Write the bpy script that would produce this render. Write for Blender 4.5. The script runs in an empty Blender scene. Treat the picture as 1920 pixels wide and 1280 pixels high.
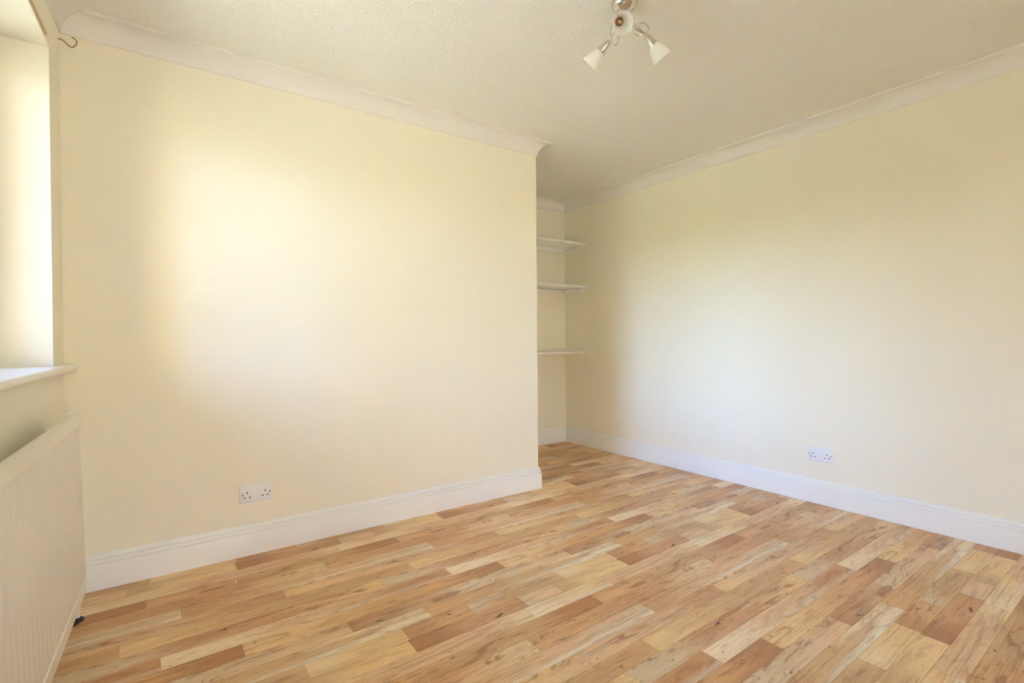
import bpy, bmesh, math, random
from mathutils import Vector, Matrix
R = math.radians
sc = bpy.context.scene
COL = sc.collection

# ---------------------------------------------------------------- camera, sky, sun, exposure
CAM = Vector((0.3257, 0.0, 1.05125))
FW = Vector((0.5773242, 0.8164820, -0.0073417))
RT = Vector((0.8164478, -0.5773687, -0.0076415))
UP = Vector((0.0104780, 0.0015825, 0.9999439))
FPX = 932.68
cd = bpy.data.cameras.new('camera')
cd.sensor_fit = 'HORIZONTAL'; cd.sensor_width = 36.0; cd.lens = FPX * 36.0 / 1920.0
cd.clip_start = 0.02
cam = bpy.data.objects.new('camera', cd); COL.objects.link(cam)
M = Matrix.Identity(4)
for i in range(3):
    M[i][0] = RT[i]; M[i][1] = UP[i]; M[i][2] = -FW[i]; M[i][3] = CAM[i]
cam.matrix_world = M
sc.camera = cam

world = bpy.data.worlds.new('sky'); sc.world = world; world.use_nodes = True
wn = world.node_tree.nodes; wl = world.node_tree.links; wn.clear()
sky = wn.new('ShaderNodeTexSky'); sky.sky_type = 'NISHITA'
sky.sun_disc = False; sky.sun_elevation = R(46); sky.sun_rotation = R(48)
sky.air_density = 1.0; sky.dust_density = 1.0; sky.ozone_density = 1.5
bg = wn.new('ShaderNodeBackground'); bg.inputs['Strength'].default_value = 0.53
wo = wn.new('ShaderNodeOutputWorld')
wb = wn.new('ShaderNodeMix'); wb.data_type = 'RGBA'; wb.blend_type = 'MULTIPLY'; wb.inputs['Factor'].default_value = 1.0
wb.inputs['B'].default_value = (0.885, 0.97, 1.19, 1)                 # the camera's white balance
wl.new(sky.outputs[0], wb.inputs['A']); wl.new(wb.outputs['Result'], bg.inputs[0]); wl.new(bg.outputs[0], wo.inputs[0])

sun = bpy.data.lights.new('sun', 'SUN'); sun.energy = 5.0; sun.angle = R(0.6); sun.color = (0.885, 0.915, 0.97)
suno = bpy.data.objects.new('sun', sun); COL.objects.link(suno)
sd = Vector((-0.52, -0.46, -0.72))                   # over the house, on to the added wing and the garden
suno.rotation_euler = sd.to_track_quat('-Z', 'Y').to_euler()
suno.location = (6, 0, 8)

sc.view_settings.view_transform = 'Standard'; sc.view_settings.look = 'None'
sc.view_settings.gamma = 1.0; sc.view_settings.use_curve_mapping = False
sc.view_settings.exposure = 4.12
sc.cycles.diffuse_bounces = 9; sc.cycles.max_bounces = 14; sc.cycles.glossy_bounces = 4
sc.cycles.transparent_max_bounces = 16
sc.cycles.use_denoising = True
sc.cycles.sample_clamp_indirect = 8.0

# ---------------------------------------------------------------- room measures (metres)
H = 2.4
Y0, Y1, WB, W = 2.7366, 3.8170, 2.4765, 3.6886      # projecting wall front, alcove back, projecting wall right end, right wall
YR = -3.4                                            # rear wall, behind the camera
CD, CP = 0.0874, 0.0795                              # coving drop and projection
SH, ST = 0.1485, 0.0182                              # skirting height and thickness
TILT = R(1.6)                                        # the window wall leans this far off square
T0, TW, ZS, ZL = 0.199, 1.43, 0.945, 2.160           # window opening: start, width, sill, lintel
WT = 0.36

# ---------------------------------------------------------------- helpers
def s2l(c):
    c = c / 255.0
    return c / 12.92 if c <= 0.04045 else ((c + 0.055) / 1.055) ** 2.4
def rgb(r, g, b): return (s2l(r), s2l(g), s2l(b), 1.0)

def new_mat(name):
    m = bpy.data.materials.new(name); m.use_nodes = True
    nt = m.node_tree
    return m, nt, nt.nodes['Principled BSDF']

def simple(name, col, rough=0.5, metal=0.0, spec=0.5, bump=None, coat=0.0):
    m, nt, p = new_mat(name)
    p.inputs['Base Color'].default_value = col
    p.inputs['Roughness'].default_value = rough
    p.inputs['Metallic'].default_value = metal
    p.inputs['Specular IOR Level'].default_value = spec
    p.inputs['Coat Weight'].default_value = coat
    if bump:
        sc_, st_, di_ = bump
        tc = nt.nodes.new('ShaderNodeTexCoord'); n = nt.nodes.new('ShaderNodeTexNoise')
        n.inputs['Scale'].default_value = sc_; n.inputs['Detail'].default_value = 3
        b = nt.nodes.new('ShaderNodeBump'); b.inputs['Strength'].default_value = st_; b.inputs['Distance'].default_value = di_
        nt.links.new(tc.outputs['Object'], n.inputs['Vector']); nt.links.new(n.outputs['Fac'], b.inputs['Height'])
        nt.links.new(b.outputs['Normal'], p.inputs['Normal'])
    return m

def link(o, parent=None):
    COL.objects.link(o)
    if parent is not None: o.parent = parent
    return o

def obj(name, bm, mat, parent=None, smooth=None, kind=None):
    me = bpy.data.meshes.new(name)
    bmesh.ops.recalc_face_normals(bm, faces=bm.faces)
    bm.to_mesh(me); bm.free()
    for m in (mat if isinstance(mat, (list, tuple)) else [mat]): me.materials.append(m)
    o = bpy.data.objects.new(name, me); link(o, parent)
    if smooth is not None:
        me.shade_smooth(); me.set_sharp_from_angle(angle=R(smooth))
    if kind: o['kind'] = kind
    return o

def thing(name, label, cat, loc=(0, 0, 0), rotz=0.0, group=None):
    o = bpy.data.objects.new(name, None); link(o)
    o.location = loc; o.rotation_euler = (0, 0, rotz); o.empty_display_size = 0.05
    o['label'] = label; o['category'] = cat
    if group: o['group'] = group
    return o

def box(bm, a, b):
    v = [bm.verts.new((x, y, z)) for z in (a[2], b[2]) for y in (a[1], b[1]) for x in (a[0], b[0])]
    for f in ((0, 1, 3, 2), (4, 6, 7, 5), (0, 4, 5, 1), (1, 5, 7, 3), (3, 7, 6, 2), (2, 6, 4, 0)):
        bm.faces.new([v[i] for i in f])
    return bm
def boxes(*ab):
    bm = bmesh.new()
    for a, b in ab: box(bm, a, b)
    return bm
def bevel(bm, w, seg=2):
    bmesh.ops.bevel(bm, geom=list(bm.edges), offset=w, segments=seg, profile=0.5, affect='EDGES', clamp_overlap=True)
    return bm

def prism(bm, poly, f0, f1):
    """poly: list of 2-D points; f0/f1 map a point to 3-D at both ends."""
    a = [bm.verts.new(f0(p)) for p in poly]; b = [bm.verts.new(f1(p)) for p in poly]
    n = len(poly)
    for i in range(n):
        bm.faces.new((a[i], a[(i + 1) % n], b[(i + 1) % n], b[i]))
    bm.faces.new(a); bm.faces.new(list(reversed(b)))
    return bm

def tube(bm, pts, rad, seg=10, closed=False, caps=True):
    pts = [Vector(p) for p in pts]; n = len(pts)
    rings = []; prev = None
    for i, p in enumerate(pts):
        if closed: t = (pts[(i + 1) % n] - pts[i - 1]).normalized()
        else: t = (pts[min(i + 1, n - 1)] - pts[max(i - 1, 0)]).normalized()
        if prev is None:
            a = Vector((0, 0, 1)) if abs(t.z) < 0.9 else Vector((1, 0, 0))
            nrm = (a - t * a.dot(t)).normalized()
        else:
            nrm = (prev - t * prev.dot(t)).normalized()
        prev = nrm; bn = t.cross(nrm)
        r = rad[i] if isinstance(rad, (list, tuple)) else rad
        rings.append([bm.verts.new(p + (nrm * math.cos(2 * math.pi * k / seg) + bn * math.sin(2 * math.pi * k / seg)) * r) for k in range(seg)])
    for i in range(n if closed else n - 1):
        A, B = rings[i], rings[(i + 1) % n]
        for k in range(seg): bm.faces.new((A[k], A[(k + 1) % seg], B[(k + 1) % seg], B[k]))
    if caps and not closed:
        bm.faces.new(list(reversed(rings[0]))); bm.faces.new(rings[-1])
    return bm

def lathe(bm, prof, org, axis, seg=28, close=False):
    """prof: (radius, distance along axis)"""
    axis = Vector(axis).normalized(); org = Vector(org)
    a = Vector((0, 0, 1)) if abs(axis.z) < 0.9 else Vector((1, 0, 0))
    u = (a - axis * a.dot(axis)).normalized(); w = axis.cross(u)
    rings = []
    for r, h in prof:
        if r < 1e-6: rings.append([bm.verts.new(org + axis * h)])
        else: rings.append([bm.verts.new(org + axis * h + (u * math.cos(2 * math.pi * k / seg) + w * math.sin(2 * math.pi * k / seg)) * r) for k in range(seg)])
    m = len(rings)
    for i in range(m if close else m - 1):
        A, B = rings[i], rings[(i + 1) % m]
        for k in range(seg):
            k2 = (k + 1) % seg
            if len(A) == 1 and len(B) == 1: continue
            if len(A) == 1: bm.faces.new((A[0], B[k], B[k2]))
            elif len(B) == 1: bm.faces.new((A[k], B[0], A[k2]))
            else: bm.faces.new((A[k], B[k], B[k2], A[k2]))
    return bm

# ---------------------------------------------------------------- materials
def wall_paint(name, col):
    m, nt, p = new_mat(name)
    p.inputs['Roughness'].default_value = 0.62
    p.inputs['Specular IOR Level'].default_value = 0.25
    tc = nt.nodes.new('ShaderNodeTexCoord')
    n1 = nt.nodes.new('ShaderNodeTexNoise'); n1.inputs['Scale'].default_value = 2.2; n1.inputs['Detail'].default_value = 3
    n2 = nt.nodes.new('ShaderNodeTexNoise'); n2.inputs['Scale'].default_value = 260; n2.inputs['Detail'].default_value = 2
    mx = nt.nodes.new('ShaderNodeMix'); mx.data_type = 'RGBA'
    mx.inputs['A'].default_value = col
    mx.inputs['B'].default_value = (col[0] * 0.975, col[1] * 0.97, col[2] * 0.95, 1)
    b = nt.nodes.new('ShaderNodeBump'); b.inputs['Strength'].default_value = 0.06; b.inputs['Distance'].default_value = 0.001
    L = nt.links.new
    L(tc.outputs['Object'], n1.inputs['Vector']); L(tc.outputs['Object'], n2.inputs['Vector'])
    L(n1.outputs['Fac'], mx.inputs['Factor']); L(mx.outputs['Result'], p.inputs['Base Color'])
    L(n2.outputs['Fac'], b.inputs['Height']); L(b.outputs['Normal'], p.inputs['Normal'])
    return m
M_wall = wall_paint('cream_emulsion', rgb(245, 240, 223))
M_white = simple('white_gloss', rgb(244, 243, 240), 0.28, spec=0.5, bump=(60, 0.03, 0.002))
M_cove = simple('coving_white', rgb(238, 235, 231), 0.6, spec=0.2)
M_plastic = simple('white_plastic', rgb(236, 236, 238), 0.3)
M_hole = simple('dark_hole', rgb(26, 22, 18), 0.8)
M_rad = simple('radiator_enamel', rgb(238, 232, 219), 0.32)
M_grille = simple('grille_shadow_enamel', rgb(205, 196, 178), 0.4)
M_chrome = simple('chrome', (0.72, 0.70, 0.67, 1), 0.06, metal=1.0)
M_brass = simple('aged_brass', rgb(150, 120, 70), 0.35, metal=0.8)
M_batten = simple('batten_cream', rgb(236, 222, 194), 0.5)
M_upvc = simple('white_upvc', rgb(240, 240, 240), 0.3)
M_rubber = simple('black_rubber', rgb(20, 16, 13), 0.6)
M_debris = simple('paint_flake', rgb(245, 238, 225), 0.6)
M_scuff = simple('grey_scuff', rgb(168, 164, 158), 0.8)
M_brick = simple('outer_brick', rgb(170, 120, 95), 0.9)

# ceiling: white with a fine stipple
m, nt, p = new_mat('stippled_ceiling'); M_ceil = m
p.inputs['Base Color'].default_value = rgb(245, 243, 237); p.inputs['Roughness'].default_value = 0.85
p.inputs['Specular IOR Level'].default_value = 0.15
tc = nt.nodes.new('ShaderNodeTexCoord'); v = nt.nodes.new('ShaderNodeTexNoise')
v.inputs['Scale'].default_value = 95; v.inputs['Detail'].default_value = 4; v.inputs['Roughness'].default_value = 0.6
cr = nt.nodes.new('ShaderNodeValToRGB'); cr.color_ramp.elements[0].position = 0.42; cr.color_ramp.elements[1].position = 0.68
b = nt.nodes.new('ShaderNodeBump'); b.inputs['Strength'].default_value = 0.55; b.inputs['Distance'].default_value = 0.004
nt.links.new(tc.outputs['Object'], v.inputs['Vector']); nt.links.new(v.outputs['Fac'], cr.inputs['Fac'])
nt.links.new(cr.outputs['Color'], b.inputs['Height']); nt.links.new(b.outputs['Normal'], p.inputs['Normal'])

# opal glass
m, nt, p = new_mat('opal_glass'); M_opal = m
p.inputs['Base Color'].default_value = rgb(253, 252, 250); p.inputs['Roughness'].default_value = 0.30
p.inputs['Subsurface Weight'].default_value = 0.0
tr = nt.nodes.new('ShaderNodeBsdfTranslucent'); tr.inputs['Color'].default_value = rgb(255, 254, 252)
mxs = nt.nodes.new('ShaderNodeMixShader'); mxs.inputs[0].default_value = 0.30
out = nt.nodes['Material Output']
nt.links.new(p.outputs[0], mxs.inputs[1]); nt.links.new(tr.outputs[0], mxs.inputs[2]); nt.links.new(mxs.outputs[0], out.inputs[0])

# window glass: thin pane, clear with a fresnel reflection
m, nt, p = new_mat('window_glass'); M_glass = m
nt.nodes.remove(p)
tb = nt.nodes.new('ShaderNodeBsdfTransparent'); tb.inputs[0].default_value = (0.95, 0.965, 0.955, 1)
gb = nt.nodes.new('ShaderNodeBsdfGlossy'); gb.inputs['Roughness'].default_value = 0.0
fr = nt.nodes.new('ShaderNodeFresnel'); fr.inputs[0].default_value = 1.45
mxs = nt.nodes.new('ShaderNodeMixShader'); out = nt.nodes['Material Output']
nt.links.new(fr.outputs[0], mxs.inputs[0]); nt.links.new(tb.outputs[0], mxs.inputs[1]); nt.links.new(gb.outputs[0], mxs.inputs[2])
nt.links.new(mxs.outputs[0], out.inputs[0])

# lawn
m, nt, p = new_mat('lawn_grass'); M_lawn = m
p.inputs['Roughness'].default_value = 0.95; p.inputs['Specular IOR Level'].default_value = 0.1
tc = nt.nodes.new('ShaderNodeTexCoord'); v = nt.nodes.new('ShaderNodeTexNoise'); v.inputs['Scale'].default_value = 3; v.inputs['Detail'].default_value = 6
cr = nt.nodes.new('ShaderNodeValToRGB')
cr.color_ramp.elements[0].color = rgb(168, 168, 138); cr.color_ramp.elements[1].color = rgb(194, 190, 160)
nt.links.new(tc.outputs['Object'], v.inputs['Vector']); nt.links.new(v.outputs['Fac'], cr.inputs['Fac']); nt.links.new(cr.outputs[0], p.inputs['Base Color'])

# oak plank print: one node group, one small material per plank of the repeat
def oak_group():
    g = bpy.data.node_groups.new('oak_print', 'ShaderNodeTree')
    for nm, ty, dv in (('Start', 'NodeSocketColor', (.5, .3, .2, 1)), ('Middle', 'NodeSocketColor', (.5, .3, .2, 1)), ('End', 'NodeSocketColor', (.5, .3, .2, 1)),
                       ('Length', 'NodeSocketFloat', 1.0), ('Seed', 'NodeSocketFloat', 0.0), ('Sap', 'NodeSocketFloat', 0.0),
                       ('Knots', 'NodeSocketFloat', 0.5), ('Figure', 'NodeSocketFloat', 0.5)):
        s = g.interface.new_socket(nm, in_out='INPUT', socket_type=ty); s.default_value = dv
    g.interface.new_socket('Shader', in_out='OUTPUT', socket_type='NodeSocketShader')
    N = g.nodes.new; L = g.links.new
    gi = N('NodeGroupInput'); go = N('NodeGroupOutput')
    tc = N('ShaderNodeTexCoord'); sep = N('ShaderNodeSeparateXYZ'); L(tc.outputs['Object'], sep.inputs[0])
    def math_(op, a, b=None, clamp=False):
        n = N('ShaderNodeMath'); n.operation = op; n.use_clamp = clamp
        for i, x in enumerate((a, b)):
            if x is None: continue
            if isinstance(x, (int, float)): n.inputs[i].default_value = x
            else: L(x, n.inputs[i])
        return n.outputs[0]
    def mixc(fac, a, b, mode='MIX'):
        n = N('ShaderNodeMix'); n.data_type = 'RGBA'; n.blend_type = mode
        if isinstance(fac, (int, float)): n.inputs['Factor'].default_value = fac
        else: L(fac, n.inputs['Factor'])
        for k, x in (('A', a), ('B', b)):
            if isinstance(x, tuple): n.inputs[k].default_value = x
            else: L(x, n.inputs[k])
        return n.outputs['Result']
    def coord(sx, sy, seedk):
        c = N('ShaderNodeCombineXYZ')
        L(math_('MULTIPLY', sep.outputs[0], sx), c.inputs[0]); L(math_('MULTIPLY', sep.outputs[1], sy), c.inputs[1])
        L(math_('MULTIPLY', gi.outputs['Seed'], seedk), c.inputs[2]); return c.outputs[0]
    def noise(vec, scale, det=3, rough=0.55, dist=0.0):
        n = N('ShaderNodeTexNoise'); L(vec, n.inputs['Vector']); n.inputs['Scale'].default_value = scale
        n.inputs['Detail'].default_value = det; n.inputs['Roughness'].default_value = rough; n.inputs['Distortion'].default_value = dist
        return n.outputs['Fac']
    def ramp(x, lo, hi):
        n = N('ShaderNodeMapRange'); n.interpolation_type = 'SMOOTHSTEP'
        L(x, n.inputs[0]); n.inputs[1].default_value = lo; n.inputs[2].default_value = hi; return n.outputs[0]
    broad = noise(coord(2.2, 14, 3.1), 1.0, 2)
    t = math_('DIVIDE', sep.outputs[0], gi.outputs['Length'])
    t = math_('ADD', t, math_('MULTIPLY', math_('SUBTRACT', broad, 0.5), 0.7))
    base = mixc(ramp(t, 0.56, 0.92), mixc(ramp(t, 0.10, 0.48), gi.outputs['Start'], gi.outputs['Middle']), gi.outputs['End'])
    # patches of warmer / greyer wood along the plank
    pt = noise(coord(5.0, 22, 5.3), 1.0, 3, 0.55, 0.6)
    base = mixc(math_('MULTIPLY', ramp(pt, 0.52, 0.72), 0.5), base, rgb(216, 160, 102))
    pg = noise(coord(4.0, 26, 8.7), 1.0, 3, 0.5, 0.6)
    base = mixc(math_('MULTIPLY', ramp(pg, 0.56, 0.76), 0.5), base, rgb(192, 168, 136))
    # sapwood: pale lower edge
    edge = ramp(math_('ADD', sep.outputs[1], math_('MULTIPLY', math_('SUBTRACT', broad, 0.5), 0.05)), -0.045, -0.078)
    base = mixc(math_('MULTIPLY', edge, math_('MULTIPLY', gi.outputs['Sap'], ramp(t, 0.25, 0.6))), base, rgb(246, 232, 206))
    # cathedral figure
    w = N('ShaderNodeTexWave'); w.wave_type = 'RINGS'; w.rings_direction = 'SPHERICAL'; w.wave_profile = 'SAW'
    w.inputs['Scale'].default_value = 5.0; w.inputs['Distortion'].default_value = 5.0; w.inputs['Detail'].default_value = 2.0; w.inputs['Detail Scale'].default_value = 1.2
    L(coord(3.0, 24.0, 1.7), w.inputs['Vector'])
    figmask = math_('MULTIPLY', ramp(noise(coord(3.0, 8, 11.3), 1.0, 1), 0.45, 0.62), gi.outputs['Figure'])
    base = mixc(math_('MULTIPLY', math_('MULTIPLY', w.outputs['Fac'], figmask), 0.42), base, rgb(150, 106, 70))
    # straight grain, two sizes
    g1 = noise(coord(3.0, 150, 2.3), 1.0, 4, 0.6, 0.3)
    base = mixc(math_('MULTIPLY', ramp(g1, 0.48, 0.74), 0.55), base, rgb(158, 108, 68))
    g2 = noise(coord(16.0, 520, 4.9), 1.0, 3, 0.6)
    base = mixc(math_('MULTIPLY', ramp(g2, 0.50, 0.76), 0.38), base, rgb(128, 84, 52))
    # rust-brown clouds and knots
    cl = noise(coord(6.5, 30, 6.6), 1.0, 4, 0.62, 1.2)
    base = mixc(math_('MULTIPLY', math_('MULTIPLY', ramp(cl, 0.51, 0.70), gi.outputs['Knots']), 0.85), base, rgb(164, 106, 62))
    kn = noise(coord(11.0, 44, 9.2), 1.0, 3, 0.6, 1.6)
    base = mixc(math_('MULTIPLY', ramp(kn, 0.64, 0.73), math_('MULTIPLY', gi.outputs['Knots'], 1.0, True)), base, rgb(84, 50, 28))
    p = N('ShaderNodeBsdfPrincipled'); L(base, p.inputs['Base Color'])
    p.inputs['Roughness'].default_value = 0.42; p.inputs['Specular IOR Level'].default_value = 0.32
    bp = N('ShaderNodeBump'); bp.inputs['Strength'].default_value = 0.08; bp.inputs['Distance'].default_value = 0.0006
    L(g2, bp.inputs['Height']); L(bp.outputs['Normal'], p.inputs['Normal'])
    L(p.outputs[0], go.inputs[0])
    return g
OAK = oak_group()
OAKGAIN = (1.15, 1.12, 1.02)
def oak(name, c0, cm, c1, length, seed, sap=0.0, knots=0.5, fig=0.5):
    m = bpy.data.materials.new(name); m.use_nodes = True; nt = m.node_tree
    nt.nodes.remove(nt.nodes['Principled BSDF'])
    g = nt.nodes.new('ShaderNodeGroup'); g.node_tree = OAK
    k = lambda c: (c[0] * OAKGAIN[0], c[1] * OAKGAIN[1], c[2] * OAKGAIN[2], 1)
    g.inputs['Start'].default_value = k(c0); g.inputs['Middle'].default_value = k(cm); g.inputs['End'].default_value = k(c1)
    g.inputs['Length'].default_value = length; g.inputs['Seed'].default_value = seed
    g.inputs['Sap'].default_value = sap; g.inputs['Knots'].default_value = knots; g.inputs['Figure'].default_value = fig
    nt.links.new(g.outputs[0], nt.nodes['Material Output'].inputs[0])
    return m

# ---------------------------------------------------------------- outside ground
bm = bmesh.new()
vs = [bm.verts.new(q) for q in ((-60, -50, -0.30), (14, -50, -0.30), (14, 50, -0.30), (-60, 50, -0.30))]
bm.faces.new(vs)
obj('lawn', bm, M_lawn, kind='structure')

M_added_hedge = simple('added_hedge_leaves', rgb(112, 118, 62), 0.9, bump=(6, 0.8, 0.1))  # unseen hedge, added to hide the low sky from the upper right wall
bm = bmesh.new(); random.seed(4)
NX, NS = 90, 9
rows = []
for i in range(NX + 1):
    y = -28 + 56 * i / NX; hh = 2.45 + 0.25 * math.sin(i * 0.9) * random.random() + 0.15 * random.random()
    sec = [(-11.2, -0.3), (-11.05, 0.6), (-11.1, 1.5), (-11.35, hh - 0.15), (-11.9, hh), (-12.5, hh - 0.1), (-12.9, 1.5), (-13.0, 0.5), (-12.9, -0.3)]
    rows.append([bm.verts.new((x + random.uniform(-.12, .12), y, z + (random.uniform(-.08, .08) if z > -0.2 else 0))) for x, z in sec])
for i in range(NX):
    for k in range(NS - 1): bm.faces.new((rows[i][k], rows[i + 1][k], rows[i + 1][k + 1], rows[i][k + 1]))
obj('added_hedge', bm, M_added_hedge, kind='structure')
bm = bmesh.new()                                             # unseen conifers, added to keep sky light off the near right wall
for (cx, cy, rr, hh) in ((-5.2, 4.3, 1.25, 4.6), (-6.6, 4.9, 1.35, 5.0), (-8.2, 4.6, 1.4, 4.7), (-9.8, 5.0, 1.4, 5.1)):
    prof = [(0.0, -0.3), (rr * 0.9, -0.3), (rr, 0.8), (rr * 0.98, hh * 0.45), (rr * 0.8, hh * 0.75), (rr * 0.4, hh * 0.95), (0.0, hh)]
    lathe(bm, prof, (cx, cy, 0), (0, 0, 1), 18)
for v_ in bm.verts: v_.co += Vector((random.uniform(-.1, .1), random.uniform(-.1, .1), random.uniform(-.1, .1) if v_.co.z > 0 else 0))
obj('added_conifers', bm, simple('added_conifer_leaves', rgb(78, 88, 56), 0.9, bump=(8, 0.8, 0.1)), kind='structure')
M_added_wing = simple('added_wing_render', rgb(186, 160, 122), 0.9, bump=(40, 0.2, 0.004))
obj('added_wing_wall', boxes(((-3.5, 0.25, -0.3), (-0.42, 0.55, 5.0))), M_added_wing, kind='structure')   # unseen wing, added to block sky and warm the light on the projecting wall

M_added_bounce = simple('added_bounce_wall', rgb(206, 184, 150), 0.9, bump=(30, 0.2, 0.01))
obj('added_bounce_wall', boxes(((-6.0, -8.2, -0.3), (12.0, -7.9, 2.6))), M_added_bounce, kind='structure')  # unseen wall, added to bounce warm light in through the rear door

# ---------------------------------------------------------------- room shell
XL = -0.42
floor = obj('floor', boxes(((XL - 0.2, YR - 0.25, -0.12), (W + 0.15, Y1 + 0.1, -0.0065))), simple('subfloor', rgb(95, 66, 42), 0.8), kind='structure')
obj('ceiling', boxes(((XL - 0.3, YR - 0.3, H), (W + 0.2, Y1 + 0.2, H + 0.25))), M_ceil, kind='structure')
wall_right = obj('wall_right', boxes(((W, YR - 0.1, -0.1), (W + 0.12, Y1 + 0.12, H))), M_wall, kind='structure')
obj('wall_back', boxes(((WB - 0.05, Y1, -0.1), (W, Y1 + 0.12, H))), M_wall, kind='structure')
bm = boxes(((-0.02, Y0, -0.1), (WB, Y1, H)))
obj('wall_middle', bm, M_wall, kind='structure')
DX0, DX1, DZ = 0.55, 1.65, 2.08                     # unseen door added behind the camera for fill light
obj('wall_rear', boxes(((XL, YR - 0.25, -0.1), (DX0, YR, H)), ((DX1, YR - 0.25, -0.1), (W, YR, H)),
                       ((DX0, YR - 0.25, DZ), (DX1, YR, H)), ((DX0, YR - 0.25, -0.1), (DX1, YR, 0.0))), M_wall, kind='structure')

M_added_eaves = simple('added_eaves_paint', rgb(225, 222, 215), 0.6)
obj('added_eaves', boxes(((-1.42, 0.56, 2.36), (-0.44, Y1 + 0.4, 2.52))), M_added_eaves, kind='structure')  # unseen overhang, added to cut high sky light on the projecting wall

# window wall, built in its own frame: x = into the room, y = -t (t runs from the corner towards the camera)
WLOC = (0.0, Y0, 0.0); WROT = -TILT
LEN = 6.6
T1 = T0 + TW
def wbox(n0, n1, t0, t1, z0, z1): return ((n0, -t1, z0), (n1, -t0, z1))
wl_o = obj('wall_left', boxes(wbox(-WT, 0, -0.25, T0, -0.1, H), wbox(-WT, 0, T1, LEN, -0.1, H),
                              wbox(-WT, 0, T0, T1, -0.1, ZS - 0.02), wbox(-WT, 0, T0, T1, ZL, H)), M_wall, kind='structure')
wl_o.location = WLOC; wl_o.rotation_euler = (0, 0, WROT)
def on_window_wall(o):
    o.location = WLOC; o.rotation_euler = (0, 0, WROT); return o

# window_1: frame, casements, panes, board
win = bpy.data.objects.new('window_1', None); link(win); win['kind'] = 'structure'; on_window_wall(win)
n0, n1 = -0.34, -0.28
fr_ = boxes(wbox(n0, n1, T0, T0 + 0.055, ZS, ZL), wbox(n0, n1, T1 - 0.055, T1, ZS, ZL),
            wbox(n0, n1, T0 + 0.055, T1 - 0.055, ZL - 0.055, ZL), wbox(n0, n1, T0 + 0.055, T1 - 0.055, ZS, ZS + 0.06))
obj('window_frame', fr_, M_upvc, win)
pw = (TW - 0.11) / 3
for k in range(3):
    a = T0 + 0.055 + k * pw; e = a + pw
    c_ = boxes(wbox(n0 + 0.005, n1 + 0.008, a, a + 0.045, ZS + 0.06, ZL - 0.055), wbox(n0 + 0.005, n1 + 0.008, e - 0.045, e, ZS + 0.06, ZL - 0.055),
               wbox(n0 + 0.005, n1 + 0.008, a + 0.045, e - 0.045, ZL - 0.10, ZL - 0.055), wbox(n0 + 0.005, n1 + 0.008, a + 0.045, e - 0.045, ZS + 0.06, ZS + 0.105))
    co = obj('casement', c_, M_upvc, win)
    bm = bmesh.new()
    q = [bm.verts.new((-0.31, -t, z)) for t, z in ((a + 0.045, ZS + 0.105), (e - 0.045, ZS + 0.105), (e - 0.045, ZL - 0.10), (a + 0.045, ZL - 0.10))]
    bm.faces.new(q)
    obj('pane', bm, M_glass, co)
# window board with horns either side and a rounded nose
zt, zb = 0.9555, 0.928
nose = [(-0.278, zb), (0.026, zb), (0.036, zb + 0.003), (0.042, zb + 0.009), (0.0435, zb + 0.0145), (0.041, zt - 0.006), (0.035, zt - 0.0015), (0.028, zt), (-0.278, zt)]
nose_h = [(0.0005, zb)] + nose[1:-1] + [(0.0005, zt)]
bm = bmesh.new()
prism(bm, nose, lambda p: (p[0], -(T0 + 0.001), p[1]), lambda p: (p[0], -(T1 - 0.001), p[1]))
prism(bm, nose_h, lambda p: (p[0], -0.002, p[1]), lambda p: (p[0], -(T0 + 0.001), p[1]))
prism(bm, nose_h, lambda p: (p[0], -(T1 - 0.001), p[1]), lambda p: (p[0], -(T1 + 0.06), p[1]))
obj('window_sill', bm, M_white, win, smooth=40)

# added_door: unseen glazed door added in the rear wall for warm fill light, two leaves
dr = bpy.data.objects.new('added_door', None); link(dr); dr['kind'] = 'structure'; dr.location = (DX0, YR - 0.18, 0)
DW = DX1 - DX0
obj('added_door_frame', boxes(((0, 0, 0), (0.05, 0.07, DZ)), ((DW - 0.05, 0, 0), (DW, 0.07, DZ)), ((0.05, 0, DZ - 0.05), (DW - 0.05, 0.07, DZ)), ((0.05, 0, 0), (DW - 0.05, 0.07, 0.03))), M_upvc, dr)
lw = DW - 0.10
for k in range(1):
    a = 0.05 + k * lw; e = a + lw
    lf = obj('added_door_leaf', boxes(((a, 0.01, 0.03), (a + 0.08, 0.06, DZ - 0.05)), ((e - 0.08, 0.01, 0.03), (e, 0.06, DZ - 0.05)),
                                ((a + 0.08, 0.01, 0.03), (e - 0.08, 0.06, 0.20)), ((a + 0.08, 0.01, DZ - 0.13), (e - 0.08, 0.06, DZ - 0.05))), M_upvc, dr)
    bm = bmesh.new()
    bm.faces.new([bm.verts.new(q) for q in ((a + 0.08, 0.035, 0.20), (e - 0.08, 0.035, 0.20), (e - 0.08, 0.035, DZ - 0.13), (a + 0.08, 0.035, DZ - 0.13))])
    obj('pane', bm, M_glass, lf)
    hx = e - 0.04 if k == 0 else a + 0.04
    bm = bmesh.new(); tube(bm, [(hx, 0.06, 1.02), (hx, 0.10, 1.02), (hx + (-0.11 if k == 0 else 0.11), 0.10, 1.02)], 0.008, 10)
    obj('handle', bm, M_chrome, lf, smooth=50)

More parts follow.
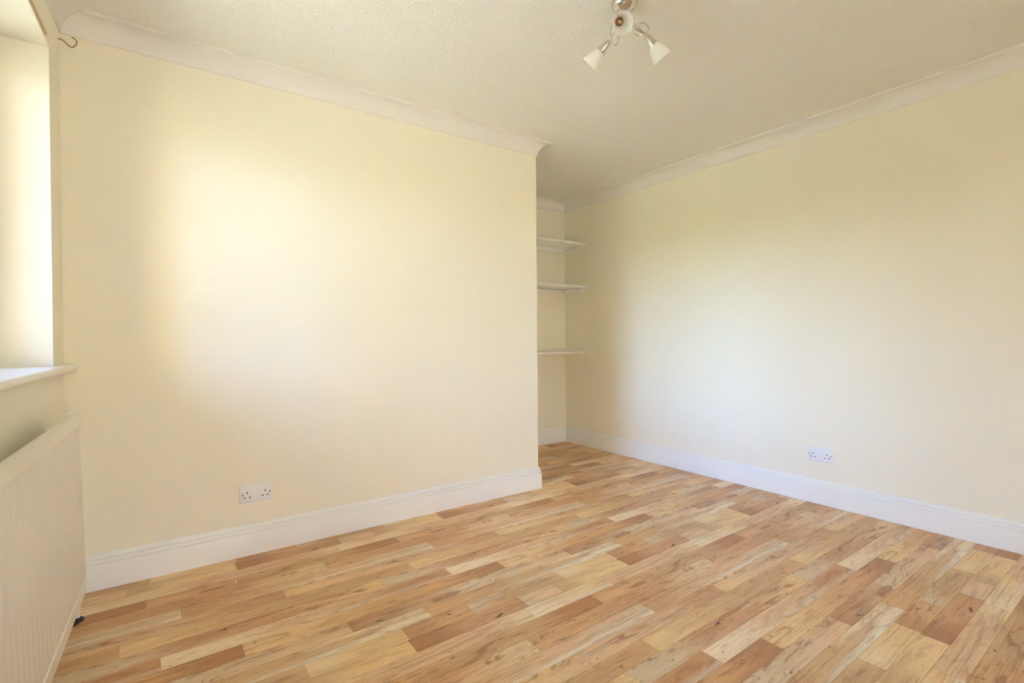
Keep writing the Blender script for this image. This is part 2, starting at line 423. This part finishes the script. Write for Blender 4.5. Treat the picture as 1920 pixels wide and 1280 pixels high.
# skirting
SK = [(0, 0), (ST, 0), (ST, 0.098), (0.0170, 0.103), (0.0165, 0.1070), (0.0095, 0.1085), (0.0095, 0.1125), (0.0150, 0.1140),
      (0.0150, 0.1210), (0.0140, 0.1270), (0.0060, 0.1280), (0.0060, 0.1318), (0.0112, 0.1332), (0.0108, 0.1400), (0.0080, 0.1450), (0.0035, SH), (0, SH)]
def run(name, prof, p0, p1, nrm, m0, m1, mat, smooth=35, wloc=False):
    """profile (d, z) swept from p0 to p1; d is measured along nrm; m0/m1 shift the ends with d (mitres)"""
    p0 = Vector(p0); p1 = Vector(p1); nrm = Vector(nrm); d = (p1 - p0).normalized()
    bm = bmesh.new()
    prism(bm, prof, lambda q: p0 + nrm * q[0] + d * (m0 * q[0]) + Vector((0, 0, q[1])),
          lambda q: p1 + nrm * q[0] + d * (m1 * q[0]) + Vector((0, 0, q[1])))
    o = obj(name, bm, mat, smooth=smooth, kind='structure')
    if wloc: on_window_wall(o)
    return o
run('baseboard_middle', SK, (0, Y0, 0), (WB, Y0, 0), (0, -1, 0), 1, 1, M_white)
run('baseboard_return', SK, (WB, Y0, 0), (WB, Y1, 0), (1, 0, 0), -1, -1, M_white)
run('baseboard_back', SK, (WB, Y1, 0), (W, Y1, 0), (0, -1, 0), 1, -1, M_white)
run('baseboard_right', SK, (W, Y1, 0), (W, YR, 0), (-1, 0, 0), 1, -1, M_white)
run('baseboard_rear', SK, (W, YR, 0), (DX1, YR, 0), (0, 1, 0), 1, 0, M_white)
run('baseboard_corner', SK, (DX0, YR, 0), (-0.17, YR, 0), (0, 1, 0), 0, 0, M_white)
run('baseboard_left', SK, (0, 0, 0), (0, -6.13, 0), (1, 0, 0), 1, -1, M_white, wloc=True)

# coving
arc = []
for k in range(13):
    a = R(180 - 90 * k / 12)
    arc.append((CP - 0.004 + (CP - 0.011) * math.cos(a), H - CD + 0.004 + (CD - 0.016) * math.sin(a)))
CV = [(0, H), (0, H - CD), (0.007, H - CD)] + arc + [(CP, H - 0.012), (CP, H)]
run('trim_1', CV, (0, Y0, 0), (WB, Y0, 0), (0, -1, 0), 1, 1, M_cove)
run('trim_2', CV, (WB, Y0, 0), (WB, Y1, 0), (1, 0, 0), -1, -1, M_cove)
run('trim_3', CV, (WB, Y1, 0), (W, Y1, 0), (0, -1, 0), 1, -1, M_cove)
run('trim_4', CV, (W, Y1, 0), (W, YR, 0), (-1, 0, 0), 1, -1, M_cove)
run('trim_5', CV, (W, YR, 0), (-0.17, YR, 0), (0, 1, 0), 1, 0, M_cove)
run('trim_6', CV, (0, 0, 0), (0, -6.13, 0), (1, 0, 0), 1, -1, M_cove, wloc=True)

# ---------------------------------------------------------------- floor planks
P, ROWH, YTOP, SLOPE, SHIFT = 1.06, 0.0804, 2.670, 0.012, 0.418
C = dict(yellow=rgb(230, 198, 150), light=rgb(232, 206, 168), pink=rgb(224, 190, 154), orange=rgb(216, 174, 128), brown=rgb(198, 152, 112),
         dark=rgb(182, 132, 92), grey=rgb(216, 194, 164), white=rgb(238, 218, 188), tan=rgb(208, 174, 132), pinkbrown=rgb(204, 158, 120))
TILE = [  # row, start, end, colour at start, middle, end, sap edge, knots, figure
    (0, .601, 1.078, 'dark', 'pinkbrown', 'brown', 0, .9, .2), (0, 1.078, 1.258, 'grey', 'pink', 'pink', 0, .2, .3), (0, .198, .601, 'tan', 'yellow', 'yellow', 0, .3, .2),
    (1, .41, 1.05, 'pink', 'pink', 'light', 0, .5, .3), (1, 1.05, 1.47, 'white', 'light', 'yellow', .7, .2, .2),
    (2, .268, 1.328, 'orange', 'tan', 'dark', 0, .9, .6),
    (3, .94, 2.0, 'orange', 'pinkbrown', 'light', 0, .9, .5),
    (4, .38, 1.44, 'orange', 'pink', 'grey', .9, .4, .8),
    (5, .735, 1.795, 'yellow', 'pink', 'pinkbrown', 0, .8, .5),
    (6, .20, 1.26, 'yellow', 'tan', 'orange', 0, .6, .4),
    (7, .03, 1.09, 'grey', 'pinkbrown', 'yellow', 0, 1, .9),
    (8, .315, 1.375, 'white', 'pink', 'brown', .6, .6, .5),
    (9, .545, 1.605, 'yellow', 'orange', 'dark', 0, .7, .3),
    (10, .88, 1.94, 'brown', 'grey', 'pink', 0, .9, .6),
    (11, .095, 1.155, 'orange', 'tan', 'white', 1, .5, .8),
    (12, .238, .695, 'grey', 'tan', 'tan', 0, .6, .6), (12, .695, 1.028, 'light', 'yellow', 'yellow', 0, .2, .2), (12, 1.028, 1.298, 'brown', 'orange', 'orange', 0, .9, .4)]
MATS = [oak('oak_print_%d' % i, C[t[3]], C[t[4]], C[t[5]], t[2] - t[1], 1.37 * i + 0.6, t[6], t[7], t[8]) for i, t in enumerate(TILE)]
ANG = math.atan(SLOPE)
def clip(poly, a, b, c):            # keep a*x + b*y <= c
    out = []
    for i in range(len(poly)):
        p, q = poly[i], poly[(i + 1) % len(poly)]
        dp, dq = a * p[0] + b * p[1] - c, a * q[0] + b * q[1] - c
        if dp <= 0: out.append(p)
        if (dp < 0 < dq) or (dq < 0 < dp):
            s = dp / (dp - dq); out.append((p[0] + (q[0] - p[0]) * s, p[1] + (q[1] - p[1]) * s))
    return out
NL = (math.cos(TILT), -math.sin(TILT))
def in_room(poly):
    r = []
    e = 0.012                       # planks run a little way under the skirting
    base = clip(clip(poly, 1, 0, W - e), 0, -1, -(YR + e))
    base = clip(base, -NL[0], -NL[1], -(NL[1] * Y0 + e)) if base else base
    A = clip(base, 0, 1, Y0 - e) if base else []
    B = clip(clip(clip(base, 0, -1, -(Y0 - e)), -1, 0, -(WB + e)), 0, 1, Y1 - e) if base else []
    for q in (A, B):
        if len(q) > 2:
            ar = abs(sum(q[i][0] * q[(i + 1) % len(q)][1] - q[(i + 1) % len(q)][0] * q[i][1] for i in range(len(q)))) / 2
            if ar > 1e-5: r.append(q)
    return r
def shows(x, y):
    v = Vector((x, y, 0)) - CAM; d = v.dot(FW)
    if d < 0.2: return False
    u = 960 + FPX * v.dot(RT) / d; w = 640 - FPX * v.dot(UP) / d
    return -30 < u < 1950 and w < 1300
ca, sa = math.cos(ANG), math.sin(ANG)
def slab(bm, poly, top, thick, mi=0):
    """one plank: chamfered top edge, so the joint reads as a fine recess"""
    n = len(poly); ch = 0.0005
    cx = sum(p[0] for p in poly) / n; cy = sum(p[1] for p in poly) / n
    ins = []
    for x, y in poly:
        dx, dy = cx - x, cy - y
        ins.append((x + math.copysign(min(ch, abs(dx) * .4), dx), y + math.copysign(min(ch, abs(dy) * .4), dy)))
    T = [bm.verts.new((x, y, top)) for x, y in ins]; Mv = [bm.verts.new((x, y, top - ch)) for x, y in poly]; Bv = [bm.verts.new((x, y, top - thick)) for x, y in poly]
    fs = [bm.faces.new(T)]
    for i in range(n):
        j = (i + 1) % n
        fs.append(bm.faces.new((T[i], T[j], Mv[j], Mv[i]))); fs.append(bm.faces.new((Mv[i], Mv[j], Bv[j], Bv[i])))
    for f in fs: f.material_index = mi
full = {}
rest = bmesh.new()
cands = []
for k in range(-15, 78):
    n, row = divmod(k, 13)
    for i, t in enumerate(TILE):
        if t[0] != row: continue
        for mrep in range(-8, 8):
            x0 = t[1] + SHIFT * n + P * mrep; L_ = t[2] - t[1]
            if x0 > W or x0 + L_ < -0.4: continue
            yt = YTOP - ROWH * k + SLOPE * (x0 - 1.0)
            loc = [(0.0002, -0.0002), (L_ - 0.0002, -0.0002), (L_ - 0.0002, -ROWH + 0.0002), (0.0002, -ROWH + 0.0002)]
            wp = [(x0 + ca * a - sa * b_, yt + sa * a + ca * b_) for a, b_ in loc]
            pcs = in_room(wp)
            if not pcs: continue
            seen = any(shows(p[0] + (q[0] - p[0]) * s, p[1] + (q[1] - p[1]) * s) for pc in pcs for p, q in zip(pc, pc[1:] + pc[:1]) for s in (0, .33, .66))
            cands.append((i, x0, yt, L_, wp, pcs, seen))
vis = [c for c in cands if c[6]]
def nearness(c):
    cx = sum(p[0] for p in c[4]) / 4; cy = sum(p[1] for p in c[4]) / 4
    return (cx - CAM.x) ** 2 + (cy - CAM.y) ** 2
vis.sort(key=nearness)
single = set(id(c) for c in vis[:298])
for c in cands:
    i, x0, yt, L_, wp, pcs, seen = c
    if id(c) in single:
        whole = len(pcs) == 1 and len(pcs[0]) == 4 and all(abs(a[0] - b_[0]) + abs(a[1] - b_[1]) < 1e-5 for a, b_ in zip(pcs[0], wp))
        if whole and i in full:
            me = full[i]
        else:
            bm = bmesh.new()
            for pc in pcs:
                lp = [((x - x0) * ca + (y - yt) * sa, -(x - x0) * sa + (y - yt) * ca) for x, y in pc]
                slab(bm, lp, 0.0, 0.006)
            me = bpy.data.meshes.new('floor_plank'); bmesh.ops.recalc_face_normals(bm, faces=bm.faces)
            bm.normal_update()
            if bm.faces[0].normal.z < 0: bmesh.ops.reverse_faces(bm, faces=bm.faces)
            bm.to_mesh(me); bm.free(); me.materials.append(MATS[i])
            if whole: full[i] = me
        o = bpy.data.objects.new('floor_plank', me); link(o, floor)
        o.location = (x0, yt, 0); o.rotation_euler = (0, 0, ANG)
    else:
        for pc in pcs: slab(rest, pc, 0.0, 0.006, i)
o = obj('planking', rest, MATS, floor); o['kind'] = 'stuff'

# ---------------------------------------------------------------- radiator
rad = thing('radiator', 'cream panel radiator with vertical flutes under the window', 'radiator', WLOC, WROT)
RT0, RT1, RZ0, RZ1 = 0.325, 1.60, 0.120, 0.787
LEAN = 0.024
def lean(n, z): return n - LEAN * (z - 0.45)
NF = 0.100
bm = bmesh.new()
# fluted front sheet: columns of raised ribs between a flat top band and a flat bottom band
pitch = 0.044
cols = []
t = RT0 + 0.022
tl = [(RT0 + 0.012, 0.0)]
while t + pitch < RT1 - 0.015:
    tl += [(t, 0.0), (t + 0.010, 0.006), (t + 0.026, 0.006), (t + 0.036, 0.0)]
    t += pitch
tl.append((RT1 - 0.012, 0.0))
zl = [RZ0 + 0.008, RZ0 + 0.066, RZ0 + 0.078, RZ1 - 0.052, RZ1 - 0.040]
rings = []
for z in zl:
    k = 1.0 if (RZ0 + 0.07 < z < RZ1 - 0.045) else 0.0
    rings.append([bm.verts.new((lean(NF - 0.006 + h * k, z), -tt, z)) for tt, h in tl])
for a in range(len(zl) - 1):
    for q in range(len(tl) - 1):
        bm.faces.new((rings[a][q], rings[a][q + 1], rings[a + 1][q + 1], rings[a + 1][q]))
obj('front_panel', bm, M_rad, rad, smooth=50)
# rolled ridge above the bottom band
bm = bmesh.new()
rp = [(-0.008, 0.0), (-0.002, 0.001), (0.0005, 0.003), (0.0008, 0.006), (-0.002, 0.009), (-0.008, 0.010)]
prism(bm, rp, lambda q: (lean(NF + q[0], RZ0 + 0.062), -(RT0 + 0.004), RZ0 + 0.062 + q[1]), lambda q: (lean(NF + q[0], RZ0 + 0.062), -(RT1 - 0.004), RZ0 + 0.062 + q[1]))
obj('bottom_ridge', bm, M_rad, rad, smooth=60)
# panel body behind the sheet
bm = bmesh.new()
body = [(0.074, RZ0 + 0.01), (NF - 0.020, RZ0), (NF - 0.009, RZ0 + 0.004), (NF - 0.0065, RZ0 + 0.012), (NF - 0.0065, RZ1 - 0.035), (0.074, RZ1 - 0.035)]
prism(bm, body, lambda q: (lean(*q), -RT0, q[1]), lambda q: (lean(*q), -RT1, q[1]))
obj('panel_body', bm, M_rad, rad, smooth=40)
# top cap with rolled front edge
bm = bmesh.new()
capp = [(NF - 0.004, RZ1 - 0.036), (NF + 0.0045, RZ1 - 0.035), (NF + 0.0050, RZ1 - 0.010), (NF + 0.0025, RZ1 - 0.003), (NF - 0.004, RZ1), (NF - 0.018, RZ1),
        (0.077, RZ1 - 0.001), (0.073, RZ1 - 0.005), (0.072, RZ1 - 0.012), (0.072, RZ1 - 0.036)]
prism(bm, capp, lambda q: (lean(*q), -(RT0 - 0.002), q[1]), lambda q: (lean(*q), -(RT1 + 0.002), q[1]))
cap = obj('top_cap', bm, M_rad, rad, smooth=40)
# end panel, bleed plug, valve
bm = bmesh.new(); lathe(bm, [(0, 0), (0.009, 0), (0.009, 0.008), (0.006, 0.012), (0, 0.012)], (0.078, -(RT0 + 0.001), RZ1 - 0.055), (0, 1, 0), 14)
obj('bleed_plug', bm, M_white, rad, smooth=40)
bm = bmesh.new()
tube(bm, [(0.091, -(RT0 + 0.004), RZ0 + 0.035), (0.080, -(RT0 - 0.045), RZ0 + 0.035)], 0.010, 12)
lathe(bm, [(0, -0.012), (0.013, -0.012), (0.013, 0.012), (0.015, 0.014), (0.015, 0.040), (0.011, 0.045), (0, 0.045)], (0.077, -0.268, RZ0 + 0.035), (0, 0, 1), 16)
obj('lockshield_valve', bm, M_white, rad, smooth=40)
for tt in (RT0 + 0.035, RT1 - 0.14):
    obj('wall_bracket', boxes(((0.001, -(tt + 0.016), 0.25), (0.008, -(tt - 0.016), 0.74)), ((0.008, -(tt + 0.010), 0.70), (0.074, -(tt - 0.010), 0.72)), ((0.050, -(tt + 0.014), 0.72), (0.072, -(tt - 0.014), 0.793))), M_white, rad)
# pipe rising from the floor to the valve, in a black collar
pipe = thing('radiator_pipe', 'white painted pipe rising from the floor under the radiator end', 'pipe', WLOC, WROT)
bm = bmesh.new(); tube(bm, [(0.068, -0.268, 0.0), (0.070, -0.268, 0.06), (0.077, -0.268, RZ0 + 0.022)], 0.0085, 14)
obj('pipe', bm, M_white, pipe, smooth=50)
bm = bmesh.new()
lathe(bm, [(0.0086, 0.014), (0.013, 0.013), (0.019, 0.008), (0.021, 0.0005), (0.0086, 0.0005)], (0.0675, -0.268, 0.0), (0, 0, 1), 18)
# ragged foot of the collar trailing under the radiator
fp = [(0.050, -0.262), (0.080, -0.280), (0.072, -0.300), (0.056, -0.318), (0.040, -0.322), (0.044, -0.298)]
prism(bm, fp, lambda q: (q[0], q[1], 0.0005), lambda q: (q[0] * 0.98 + 0.001, q[1], 0.007))
c_ = obj('floor_collar', bm, M_rubber, pipe, smooth=40); c_['label'] = 'black collar round the foot of the pipe'

# curtain wire above the window
bm = bmesh.new()
tube(bm, [(0.0036, -0.262, 2.1775), (0.0036, -0.5, 2.1768), (0.0036, -(T1 + 0.10), 2.1765)], 0.0034, 8)
bt = obj('curtain_wire', bm, simple('tan_curtain_wire', rgb(216, 182, 142), 0.5), smooth=60)
on_window_wall(bt); bt['label'] = 'thin tan curtain wire stretched along the wall above the window'; bt['category'] = 'curtain wire'

# brass wire hook in the corner below the coving
pts = [(-0.002, 2.2806), (0.006, 2.2815), (0.0144, 2.2790), (0.0205, 2.2735), (0.0257, 2.2682), (0.0322, 2.2620), (0.0388, 2.2592), (0.0455, 2.2608),
       (0.0521, 2.2690), (0.0562, 2.2770), (0.0573, 2.2853), (0.0550, 2.2920), (0.0507, 2.2965), (0.0455, 2.2988), (0.0408, 2.2995)]
bm = bmesh.new(); tube(bm, [(a, Y0 - 0.020, z) for a, z in pts], 0.0021, 8)
hk = obj('curtain_hook', bm, M_brass, smooth=60); hk['label'] = 'bent brass wire hook in the corner beneath the coving'; hk['category'] = 'hook'

# ---------------------------------------------------------------- alcove shelves
SD = 3.512
def shelf(z, th, label, bat, matb, gap=0.0, bmat_label=None):
    s = thing('shelf', label, 'shelf', (WB, 0, z), 0, 'white shelves across the alcove')
    bm = bevel(boxes(((0.001, SD, -th), (W - WB - 0.001, Y1 - 0.001, 0.0))), 0.0015, 2)
    obj('board', bm, M_white, s, smooth=40)
    bh = bat
    bm = bevel(boxes(((0.02, Y1 - 0.021, -th - bh - gap), (W - WB - 0.0215, Y1 - 0.001, -th - gap))), 0.001, 1)
    obj('batten', bm, matb, s)
    for x0, x1 in ((W - WB - 0.021, W - WB - 0.001), (0.001, 0.021)):
        bm = bmesh.new()
        pr = [(SD + 0.035, -th - gap), (SD + 0.035, -th - gap - bh * 0.45), (SD + 0.055, -th - gap - bh), (Y1 - 0.001, -th - gap - bh), (Y1 - 0.001, -th - gap)]
        prism(bm, pr, lambda q: (x0, q[0], q[1]), lambda q: (x1, q[0], q[1]))
        obj('batten', bm, matb, s)
    return s
shelf(1.9590, 0.020, 'highest white alcove shelf, seen from below, on battens', 0.042, M_white)
shelf(1.5490, 0.018, 'middle white alcove shelf with a dark gap over its batten', 0.034, M_white, 0.003)
shelf(0.9165, 0.019, 'lowest white alcove shelf, just below eye level', 0.030, M_wall)

# ---------------------------------------------------------------- sockets (UK double, switched)
def socket(loc, rotz, label):
    s = thing('wall_socket', label, 'socket', loc, rotz, 'double switched wall sockets')
    # local: x right along the wall, -y out of the wall, z up; origin at plate centre
    w, h = 0.0735, 0.0435
    bm = bmesh.new()
    pr = [(-w, 0.0), (-w, -0.0045), (-w + 0.004, -0.0090), (w - 0.004, -0.0090), (w, -0.0045), (w, 0.0)]
    loops = []
    for d, ins in ((0.0, 0.0), (-0.0050, 0.0), (-0.0078, 0.0012), (-0.0092, 0.0045)):
        loops.append([bm.verts.new((sx * (w - ins), d, sz * (h - ins))) for sx, sz in ((-1, -1), (1, -1), (1, 1), (-1, 1))])
    for a, b_ in zip(loops, loops[1:]):
        for q in range(4): bm.faces.new((a[q], a[(q + 1) % 4], b_[(q + 1) % 4], b_[q]))
    bm.faces.new(loops[-1]); bm.faces.new(list(reversed(loops[0])))
    obj('face_plate', bm, M_plastic, s, smooth=25)
    for x in (-0.0105, 0.0055):
        bm = bmesh.new()
        zt_, zb_ = 0.031, 0.007
        q = [(-0.0092, zb_), (-0.0092, zt_), (-0.0104, zt_), (-0.0118, (zt_ + zb_) / 2), (-0.0136, zb_)]
        prism(bm, q, lambda p: (x - 0.0052, p[0], p[1]), lambda p: (x + 0.0052, p[0], p[1]))
        obj('rocker_switch', bm, M_plastic, s)
    for cx in (-0.0400, 0.0400):
        for nm, dx, dz, hw, hh in (('earth_slot', 0, 0.0075, 0.0022, 0.0048), ('pin_slot', -0.0115, -0.0155, 0.0040, 0.0024), ('pin_slot', 0.0115, -0.0155, 0.0040, 0.0024)):
            bm = boxes(((cx + dx - hw, -0.00935, dz - hh), (cx + dx + hw, -0.0088, dz + hh)))
            obj(nm, bm, M_hole, s)
    for x in (-0.0605, 0.0605):
        bm = bmesh.new(); lathe(bm, [(0, 0), (0.0034, 0), (0.0034, 0.00055), (0, 0.00055)], (x, -0.0088, -0.0005), (0, -1, 0), 12)
        obj('screw_hole', bm, M_hole, s)
    return s
socket((0.7045, Y0, 0.2965), 0.0, 'white double socket low on the projecting wall, left of the alcove')
socket((W, 1.4245, 0.3055), R(-90), 'white double socket low on the long right wall')

# ---------------------------------------------------------------- ceiling light
cl = thing('ceiling_light', 'chrome three arm ceiling spotlight with white glass shades', 'light', (1.865, 1.375, H))
O = Vector((1.865, 1.375, H))
def loc_(p): return Vector(p) - O
bm = bmesh.new()
lathe(bm, [(0, 0.0), (0.053, 0.0), (0.054, 0.004), (0.0525, 0.014), (0.047, 0.026), (0.036, 0.036), (0.022, 0.042), (0.010, 0.044), (0, 0.044)], (0, 0, 0), (0, 0, -1), 36)
obj('canopy', bm, M_chrome, cl, smooth=50)
bm = bmesh.new()
lathe(bm, [(0, 0.040), (0.011, 0.040), (0.012, 0.046), (0.012, 0.060), (0.009, 0.066), (0, 0.068)], (0, 0, 0), (0, 0, -1), 20)
obj('hub', bm, M_chrome, cl, smooth=40)
hub = Vector((0, 0, -0.056))
def bez(a, b_, c, d, n=14):
    return [a * (1 - t) ** 3 + b_ * 3 * t * (1 - t) ** 2 + c * 3 * t * t * (1 - t) + d * t ** 3 for t in [i / n for i in range(n + 1)]]
def arm(top, end, loop_c, ea, eb, ph, lab):
    top = loc_(top); end = loc_(end); ax = (end - top).normalized()
    bm = bmesh.new(); tube(bm, [hub, hub.lerp(top, .5), top], 0.0030, 10)
    a = obj('arm', bm, M_chrome, cl, smooth=60); a['label'] = lab
    lc = loc_(loop_c); ea = Vector(ea); eb = Vector(eb); drift = (top - hub) * 0.18
    pts = []
    for k in range(27):
        th = ph + 2 * math.pi * k / 26 * 1.0
        pts.append(lc + ea * math.cos(th) + eb * math.sin(th) + drift * (k / 26 - 0.5))
    pts = [hub] + pts + [top]
    bm = bmesh.new(); tube(bm, pts, 0.0024, 8)
    obj('wire_loop', bm, M_chrome, a, smooth=60)
    bm = bmesh.new()
    lathe(bm, [(0, -0.002), (0.0105, -0.002), (0.0120, 0.0), (0.0195, 0.047), (0.0180, 0.049), (0, 0.049)], top, ax, 24)
    obj('lamp_holder', bm, M_chrome, a, smooth=40)
    bm = bmesh.new()
    outp = [(0.0165, 0.044), (0.0205, 0.050), (0.0268, 0.063), (0.0322, 0.079), (0.0367, 0.096), (0.0405, 0.1115)]
    inn = [(r - 0.0026, h) for r, h in outp]
    lathe(bm, outp + [(0.0395, 0.1130)] + list(reversed(inn)), top, ax, 32, close=True)
    obj('glass_shade', bm, M_opal, a, smooth=60)
    bm = bmesh.new()
    lathe(bm, [(0, 0.0525), (0.0070, 0.0525), (0.0070, 0.060), (0.0055, 0.062), (0.0060, 0.070), (0.0060, 0.078), (0.004, 0.084), (0, 0.086)], top, ax, 16)
    b2 = bmesh.new(); lathe(b2, [(0, 0.0495), (0.0158, 0.0495), (0.0150, 0.0520), (0.0085, 0.0535), (0, 0.0535)], top, ax, 20)
    obj('lamp_socket', b2, M_socket, a, smooth=40)
    b_ = obj('bulb', bm, M_bulb, a, smooth=40); b_['label'] = 'amber tinted capsule bulb'
M_bulb = simple('bulb_glass', rgb(226, 186, 120), 0.12)
M_socket = simple('brown_lamp_socket', rgb(122, 84, 48), 0.4)
rv = Vector((0.8164, -0.5774, 0)); uv = Vector((0, 0, 1)); fv = Vector((0.577, 0.816, 0))
arm((1.876, 1.473, 2.291), (1.8452, 1.5570, 2.2191), (1.8648, 1.4271, 2.302), rv * 0.019, uv * 0.052, R(100), 'left arm, its shade pointing away to the left')
arm((2.005, 1.379, 2.315), (2.0768, 1.3573, 2.2335), (1.9507, 1.3690, 2.318), rv * 0.034, uv * 0.029, R(160), 'right arm, its shade pointing to the right')
arm((1.818, 1.375, 2.307), (1.769, 1.298, 2.240), (1.850, 1.372, 2.322), rv * 0.022, uv * 0.012 + fv * 0.020, R(90), 'front arm, its shade opening towards the camera')

# ---------------------------------------------------------------- small marks and debris
bm = bmesh.new()
tube(bm, [(0.5831, 2.4428, 0.0022), (0.5815, 2.4530, 0.0026), (0.5840, 2.4660, 0.0022)], [0.0022, 0.0030, 0.0015], 6)
o = obj('paint_flake', bm, M_debris); o['label'] = 'white paint flake lying on the floor boards'; o['category'] = 'debris'
bm = bmesh.new()
tube(bm, [(W - 0.0003, 3.116, 0.229), (W - 0.0003, 3.090, 0.258), (W - 0.0003, 3.082, 0.276), (W - 0.0003, 3.048, 0.312)], 0.0009, 5)
obj('scuff', bm, M_scuff, wall_right)
